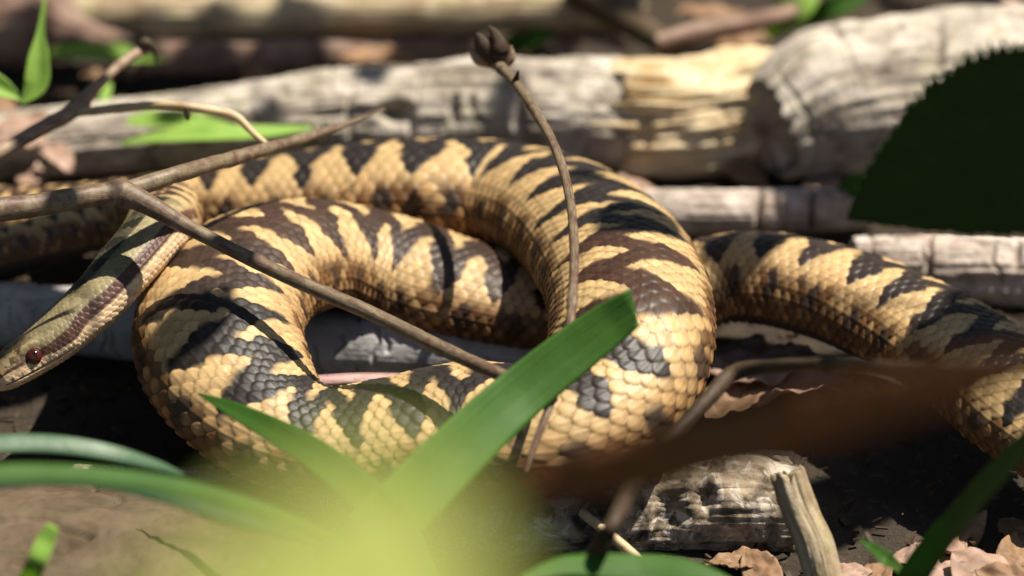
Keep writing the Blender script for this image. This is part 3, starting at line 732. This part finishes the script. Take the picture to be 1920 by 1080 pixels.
blade('leaf', [row(60, 108, -6, 4), row(120, 100, -2, 18), row(190, 100, -1, 22), row(260, 106, -2, 18), row(320, 112, -5, 4)], M['lime'], 'blurred green leaf in the gap between branch stub and grey log', cat='leaf', fold=0.3, up=(0, -0.4, 1))
blade('leaf', [row(185, 215, 2, 5), row(196, 185, 4, 10), row(205, 155, 6, 5)], M['lime'], 'tiny upright green shoot behind the knobbly twig', cat='leaf', fold=0.3)
blade('leaf', [row(1440, 70, -4, 5), row(1470, 35, 2, 26), row(1500, 5, 6, 30), row(1530, -30, 9, 14)], M['lime'], 'green sprout leaf growing behind the stripped pale wood', cat='leaf', fold=0.3)
blade('leaf', [row(1500, 50, -4, 5), row(1550, 20, 2, 20), row(1600, -5, 5, 22), row(1640, -30, 7, 10)], M['grass'], 'darker green sprout leaf behind the thick short log', cat='leaf', fold=0.3)
blade('leaf', [row(1560, 372, -2, 4), row(1600, 352, 2, 20), row(1650, 345, 4, 22), row(1700, 350, 3, 8)], M['grass'], 'half hidden green leaf under the thick short log', cat='leaf', fold=0.3)
blade('leaf', [row(930, 95, -8, 6), row(980, 75, -4, 22), row(1020, 62, -2, 16), row(1050, 55, -2, 4)], M['grass'], 'dark green leaf beyond the withered bud of the arching stem', cat='leaf', fold=0.3)

def broadleaf(name, base, tip, side, halfw, material, label=None, cat='leaf', group=None, serr=0.06, nserr=16, cup=0.15, curl=0.1, crumple=0.0, seed=1, n=70, m=33, parent=None, shape=(0.42, 0.9), thick=0.0003, edge=None, petiole=None, petmat=None, ripple=1.0):
    """net-veined leaf: grid with serrated margin, midrib groove and side veins; base/tip/side are vectors"""
    base = np.asarray(base, float); tip = np.asarray(tip, float)
    ax = tip - base; L = np.linalg.norm(ax); ax = ax / L
    sv = np.asarray(side, float); sv = sv - ax * (sv @ ax); sv /= np.linalg.norm(sv)
    nv = np.cross(ax, sv)
    t = np.linspace(0, 1, n); x = np.linspace(-1, 1, m)
    pk, pw = shape
    wprof = np.where(t < pk, np.sin(t / pk * math.pi / 2) ** pw, np.cos((t - pk) / (1 - pk) * math.pi / 2) ** pw)
    if edge is not None: wl, wr = edge(t)
    else: wl = wr = wprof
    tw = t + 0.35 / nserr * fbm(np.stack([t * nserr * 0.45, 0 * t, 0 * t + seed + 3.3], -1), 2, seed + 7)
    sr = 1 - serr * (0.45 + 0.8 * np.abs(vnoise(np.stack([np.floor(tw * nserr) * 3.7, 0 * t, 0 * t + seed], -1), seed + 1))) * (tw * nserr % 1.0) - 0.03 * fbm(np.stack([t * 9, 0 * t, 0 * t + seed], -1), 2, seed)
    Wl = wl * halfw * sr + 1e-5; Wr = wr * halfw * sr + 1e-5
    X = np.where(x[None] < 0, x[None] * Wl[:, None], x[None] * Wr[:, None])
    Y = t[:, None] * L + (0.10 * L * np.abs(x[None]) * 0)
    Z = cup * np.abs(X) ** 1.2 / (halfw ** 0.2) - curl * L * (t[:, None] - 0.3) ** 2
    Z = Z + ripple * 0.018 * halfw * np.sin((t[:, None] * 9 - np.abs(x[None]) * 1.6) * 2 * math.pi) * np.abs(x[None]) ** 0.5
    q = np.stack([X, Y, 0 * X], -1)
    if crumple: Z = Z + crumple * halfw * fbm(q * (2.2 / halfw) + seed, 3, seed)
    top = base + X[..., None] * sv + Y[..., None] * ax + Z[..., None] * nv
    bot = top - nv * thick
    V = np.concatenate([top, bot[:, ::-1]], 1)
    mm_ = 2 * m
    puv = np.concatenate([np.stack([Y + 0 * X, X, Z], -1), np.stack([Y + 0 * X, X, Z], -1)[:, ::-1]], 1)
    F = [tuple(f) for f in grid_faces(n, mm_).tolist()] + [tuple(range(mm_))[::-1], tuple(range((n - 1) * mm_, n * mm_))]
    o = make_mesh(name, V.reshape(-1, 3), F, material, parent, puv.reshape(-1, 3))
    if label: tag(o, label, cat, group)
    if petiole is not None:
        r_ = 0.0011
        tube('leaf_stalk', [[*p_, r_] for p_ in petiole] + [[*(base + ax * 0.02 * L), r_ * 0.8]], 60, 12, petmat or material, o, lump=0.05, fine=0.01, seed=seed)
    return o

# big dark green leaf hanging over the right, in its own shade
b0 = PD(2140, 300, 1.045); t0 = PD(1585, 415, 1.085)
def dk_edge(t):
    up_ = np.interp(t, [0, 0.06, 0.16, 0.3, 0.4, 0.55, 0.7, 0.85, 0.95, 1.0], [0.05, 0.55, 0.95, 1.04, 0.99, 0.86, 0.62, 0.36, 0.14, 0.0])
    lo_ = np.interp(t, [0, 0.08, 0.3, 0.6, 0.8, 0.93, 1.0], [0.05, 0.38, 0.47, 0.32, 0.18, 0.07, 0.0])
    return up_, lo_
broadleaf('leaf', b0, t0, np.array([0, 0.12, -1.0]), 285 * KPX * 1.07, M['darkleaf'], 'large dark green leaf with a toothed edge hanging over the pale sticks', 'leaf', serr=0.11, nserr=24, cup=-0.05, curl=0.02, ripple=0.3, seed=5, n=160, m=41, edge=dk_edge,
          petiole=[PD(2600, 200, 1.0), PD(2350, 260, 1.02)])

# out of focus yellow-green leaf close to the lens
broadleaf('leaf', PD(420, 1600, 0.39), PD(740, 915, 0.44), RGT * 0.92 - UPV * 0.1, 350 * KPX * 0.42, M['yellowgreen'], 'out of focus sunlit yellow green leaf in front of the coil', 'leaf', serr=0.03, nserr=9, cup=0.12, curl=0.12, seed=6, n=60, m=25, shape=(0.5, 0.7),
          petiole=[[PD(380, 3400, 0.62)[0], PD(380, 3400, 0.62)[1], -0.012], PD(390, 2700, 0.54), PD(400, 2000, 0.46)], petmat=M['grass'])
# out of focus dead leaf
broadleaf('dead_leaf', PD(2120, 635, 0.75), PD(900, 940, 0.90), UPV + 0.1 * FWD, 62 * KPX * 0.84, M['dead_dark'], 'long curled dark brown dead leaf blurred across the front of the coil', 'dead leaf', serr=0.05, nserr=20, cup=0.25, curl=0.02, crumple=0.15, seed=8, n=110, m=21, shape=(0.62, 0.6))

# ------------------------------------------------------------------ leaf litter
def litter(px, py, z, size, material, label, group=None, seed=1, yaw=None, tilt=0.35):
    r_ = random.Random(seed)
    c = P(px, py, z); yw = r_.uniform(0, 6.28) if yaw is None else yaw
    d = np.array([math.cos(yw), math.sin(yw), r_.uniform(-tilt, tilt)]) * size * 1e-3
    sd_ = np.array([-math.sin(yw), math.cos(yw), r_.uniform(-tilt, tilt)])
    return broadleaf('dead_leaf', c - d * 0.5, c + d * 0.5, sd_, size * 1e-3 * r_.uniform(0.22, 0.34), material, label, 'dead leaf', group, serr=0.06, nserr=9, cup=r_.uniform(-0.4, 0.5), curl=r_.uniform(-0.3, 0.4), crumple=0.3, seed=seed, n=26, m=15)
k = 0
LIT = [
 ('curled pinkish dead leaf on the soil around the short green shoot', 'dead leaves round the short green shoot', [(1700, 1040, -9, 12, 'dead_pink'), (1640, 1080, -8, 12, 'dead'), (1590, 1072, -8, 10, 'dead_pink')]),
 ('large pale pinkish dead leaf at the foot of the upright grass blade', 'pale dead leaves at the grass foot', [(1760, 1060, -8, 16, 'dead_pink'), (1850, 1075, -6, 18, 'dead_pink'), (1780, 1030, -8, 10, 'dead_pink')]),
 ('brown dead leaf on the soil behind the upright grass blade', 'brown dead leaves behind the grass blade', [(1905, 1040, -8, 14, 'dead'), (1810, 1000, -10, 13, 'dead'), (1900, 985, -10, 14, 'dead'), (1900, 1090, -4, 16, 'dead')]),
 ('brown dead leaf under the end of the mottled log', 'dead leaves under the mottled log', [(1430, 1070, -10, 14, 'dead'), (1380, 1055, -11, 12, 'dead')]),
 ('orange pink dead leaf beside the knobbly brown twig', 'dead leaves beside the knobbly twig', [(20, 240, 2, 18, 'dead_pink'), (60, 262, 1, 14, 'dead_pink'), (10, 200, 0, 14, 'dead')]),
 ('pale pink bark-like dead leaf under the forked twig', 'dead leaves under the forked twig', [(110, 290, 2, 14, 'dead_pink'), (60, 330, -4, 14, 'dead_pink')]),
 ('pinkish dead leaf beyond the withered bud', 'dead leaves beyond the withered bud', [(1060, 70, -6, 16, 'dead_pink'), (1110, 60, -4, 18, 'dead_pink'), (1020, 50, -8, 14, 'dead')]),
 ('small lilac grey dead leaf at the tip of the reddish brown branch', None, [(870, 70, -4, 10, 'dead_pink')]),
 ('dead leaf lodged behind the stripped pale wood', 'dead leaves behind the stripped wood', [(1390, 70, -4, 14, 'dead'), (1330, 30, -4, 16, 'dead')]),
 ('dead leaf in the gap in front of the stripped pale wood', 'dead leaves in front of the stripped wood', [(1180, 340, -6, 12, 'dead_pink'), (1400, 330, -8, 12, 'dead')]),
 ('small pink dead leaf under the thick short log', None, [(1540, 345, -8, 11, 'dead_pink')]),
 ('dead leaf on the soil behind the thick short log', 'dead leaves behind the thick log', [(1800, 30, -2, 20, 'dead'), (1700, 10, -2, 18, 'dead'), (1850, 5, 2, 20, 'dead_pink')]),
 ('brown dead leaf caught on the reddish brown branch', 'dead leaves on the reddish branch', [(700, 110, -4, 16, 'dead'), (480, 140, -6, 14, 'dead')]),
 ('brown dead leaf in the gap below the crooked branch stub', None, [(200, 130, -8, 16, 'dead')]),
 ('broad pinkish brown dead leaf on the soil under the zigzag tail half', 'dead leaves under the tail half', [(1400, 668, -2, 30, 'dead_pink'), (1500, 725, -4, 30, 'dead_pink')]),
 ('dark brown dead leaf between the coil and the dark bent stalk', None, [(1370, 760, -6, 22, 'dead')]),
]
for lb, grp, items in LIT:
    for (px, py, z, sz, mt) in items:
        k += 1; litter(px, py, z, sz, M[mt], lb, grp, 100 + k, tilt=0.15 if sz > 20 else 0.35)

def crumbs():
    Vs, Fs = [], []
    r_ = np.random.default_rng(5)
    for q_ in range(2600):
        px, py = r_.uniform(-60, 1980), r_.uniform(-60, 1140)
        c = P(px, py, -11.5 + r_.uniform(-1, 1.5)); L = r_.uniform(0.8, 4.5) * 1e-3; w_ = L * r_.uniform(0.12, 0.5); h_ = w_ * 0.35
        yw = r_.uniform(0, 6.28); d = np.array([math.cos(yw), math.sin(yw), r_.uniform(-.3, .3)]); e_ = np.array([-math.sin(yw), math.cos(yw), r_.uniform(-.3, .3)]); f_ = np.cross(d, e_)
        b = len(Vs)
        for sx in (-1, 1):
            for sy in (-1, 1):
                for sz in (-1, 1):
                    Vs.append(c + d * sx * L * .5 * r_.uniform(.7, 1) + e_ * sy * w_ * .5 * r_.uniform(.6, 1) + f_ * sz * h_ * .5)
        Fs += [(b, b + 1, b + 3, b + 2), (b + 4, b + 6, b + 7, b + 5), (b, b + 4, b + 5, b + 1), (b + 2, b + 3, b + 7, b + 6), (b, b + 2, b + 6, b + 4), (b + 1, b + 5, b + 7, b + 3)]
    V = np.array(Vs)
    o = make_mesh('wood_crumbs', V, Fs, M['twig_dark'], None, V * 1.0, smoothshade=False)
    tag(o, 'fine crumbs of bark and rotten wood scattered over the soil', 'crumbs', kind='stuff')
crumbs()

# ------------------------------------------------------------------ foliage added overhead, out of view, to cast dappled shade
def shade_leaves(spots, label, root, seed):
    """an unseen spray added to shade chosen spots: each spot = (px, py, z, leaf length mm, distance along the sun ray m)"""
    tips = [P(a, b, c) + SUN * dd for a, b, c, L, dd in spots]
    root = np.asarray(root, float); cen = np.mean(tips, 0)
    top = cen + np.array([0, 0, 0.04])
    cane = tube('added_shade_spray', [[*root, 0.003], [*(root * 0.6 + top * 0.4 + np.array([0, 0, 0.10])), 0.0026], [*top, 0.0012]], 60, 12, M['twig'], lump=0.1, seed=seed)
    tag(cane, label, 'branch')
    r_ = random.Random(seed)
    for i, ((a, b, c, L, dd), p) in enumerate(zip(spots, tips)):
        yw = r_.uniform(0, 6.28)
        d = np.array([math.cos(yw), math.sin(yw), -0.2]); d /= np.linalg.norm(d); d = d - SUN * (d @ SUN) * 0.8
        sd_ = np.cross(SUN, d)
        ln = L * 1e-3
        broadleaf('leaf', p - d * ln * .5, p + d * ln * .5, sd_, ln * r_.uniform(0.30, 0.42), M['shade_leaves'], serr=0.08, nserr=11, cup=0.15, curl=0.15, seed=seed + i, n=36, m=15, parent=cane)
        tube('leaf_stalk', [[*(top), 0.0006], [*((top + p - d * ln * .5) * .5 + np.array([0, 0, .008])), 0.0006], [*(p - d * ln * .48), 0.0006]], 20, 8, M['twig'], cane, seed=seed + i, lump=0.05)
    return cane
SHADE_SPRAYS = [
    ([(60, 475, 6, 40, .30), (160, 430, 6, 14, .33), (20, 560, 2, 26, .32), (40, 600, 2, 34, .30), (250, 850, 0, 22, .28), (0, 650, 20, 12, .31)],
     'leafy spray added out of view to shade around the head of the snake', (-0.28, 0.05, -0.01), 200),
    ([(1190, 430, 32, 27, .30), (1090, 360, 26, 9, .33), (1100, 260, 6, 26, .33), (1600, 290, 8, 34, .34), (1520, 260, 10, 22, .31), (1620, 890, -8, 34, .33), (1740, 850, -8, 28, .36), (1540, 960, -8, 24, .30), (1380, 490, 16, 20, .36), (1720, 800, -8, 20, .38)],
     'leafy spray added out of view to shade around the tail half of the snake', (0.36, 0.10, -0.01), 300),
    ([(150, 150, -4, 30, .36), (560, 100, 0, 30, .38), (400, 100, 0, 26, .35), (1750, 20, 0, 40, .36), (60, 60, 8, 40, .33), (520, 190, 8, 12, .33), (1150, 60, 0, 20, .34), (700, 130, 10, 11, .36), (330, 210, 8, 9, .32), (960, 160, 10, 12, .35), (800, 20, 8, 14, .37), (300, 10, 8, 14, .35)],
     'leafy spray added out of view to shade the far logs', (0.05, 0.42, -0.01), 400),
]
for sp, lb, rt, sd_ in SHADE_SPRAYS: shade_leaves(sp, lb, rt, sd_)

# ------------------------------------------------------------------ undergrowth added beyond the frame to block skylight
def bush(label, box, count, seed, stems):
    """unseen bramble added to block skylight: many small pointed leaves on arching stems; kept clear of the view and of the patch the sun reaches"""
    r_ = np.random.default_rng(seed)
    lo, hi = np.array(box[0]), np.array(box[1])
    Vs, Fs, Pu = [], [], []
    n = 0
    while n < count:
        c = lo + (hi - lo) * r_.random(3)
        d = c - CAM; dep = d @ FWD
        if dep > 0:
            px = 960 + (d @ RGT) / dep / KPX; py = 540 - (d @ UPV) / dep / KPX
            m_ = 0.06 / max(dep, .05) / KPX
            if -m_ < px - 0 and px < 1920 + m_ and -m_ < py < 1080 + m_: 
                count -= 1; continue
        f = c - SUN * (c[2] / SUN[2])
        if -0.19 < f[0] < 0.19 and -0.16 < f[1] < 0.26:
            count -= 1; continue
        if np.linalg.norm(d) < 0.12: continue
        L = r_.uniform(0.03, 0.06); W = L * r_.uniform(0.28, 0.4)
        ax = r_.normal(size=3); ax[2] *= 0.4; ax /= np.linalg.norm(ax)
        sd_ = np.cross(ax, r_.normal(size=3) * 0.4 + np.array([0, 0, 1.0])); sd_ /= np.linalg.norm(sd_) + 1e-9
        nv = np.cross(ax, sd_); b = len(Vs)
        prof = [(0, 0), (.18, .75), (.45, 1), (.75, .62), (1, 0)]
        for t_, w_ in prof: 
            Vs.append(c + ax * L * (t_ - .5) - nv * L * .12 * (t_ - .4) ** 2); Pu.append((t_ * L, 0, n * .01))
        for t_, w_ in prof[1:4]:
            for sg in (-1, 1):
                Vs.append(c + ax * L * (t_ - .5) + sd_ * W * w_ * sg + nv * W * .25 * w_); Pu.append((t_ * L, W * w_ * sg, n * .01))
        # 0..4 midrib; 5,6 | 7,8 | 9,10 sides
        for sg in (0, 1):
            q = [b + 5 + sg, b + 7 + sg, b + 9 + sg]
            fs = [(b, b + 1, q[0]), (b + 1, b + 2, q[1], q[0]), (b + 2, b + 3, q[2], q[1]), (b + 3, b + 4, q[2])]
            Fs += fs if sg else [x[::-1] for x in fs]
        n += 1
    root = bpy.data.objects.new('sky_blocking_bush', None); COL.objects.link(root)
    cen = (lo + hi) / 2; root.location = (cen[0], cen[1], -0.013)
    tag(root, label, 'bush')
    inv = np.array([cen[0], cen[1], -0.013])
    make_mesh('foliage', np.array(Vs) - inv, Fs, M['shade_leaves'], root, np.array(Pu))
    for k in range(stems):
        a = lo + (hi - lo) * r_.random(3); a[2] = -0.02; e = a + (r_.random(3) - .5) * (hi - lo) * 0.5; e[2] = hi[2] * r_.uniform(.6, .95)
        mid = (a + e) / 2 + np.array([0, 0, .08])
        dd = np.array([mid, e, a]) - CAM
        tube('stem', [[*(a - inv), .004], [*(mid - inv), .003], [*(e - inv), .001]], 30, 8, M['twig'], root, seed=seed + k)
    return root
bush('unseen bramble bush added to block skylight beside the head end of the logs', ((-0.95, -0.35, 0.0), (-0.20, 0.75, 0.75)), 2600, 501, 7)
bush('unseen bramble bush added to block skylight behind the farthest tan log', ((-0.7, 0.24, 0.0), (0.8, 0.95, 0.8)), 2600, 502, 7)
bush('unseen bramble bush added to block skylight beside the upright grass blade', ((0.24, -0.5, 0.0), (1.0, 0.7, 0.70)), 1500, 503, 7)
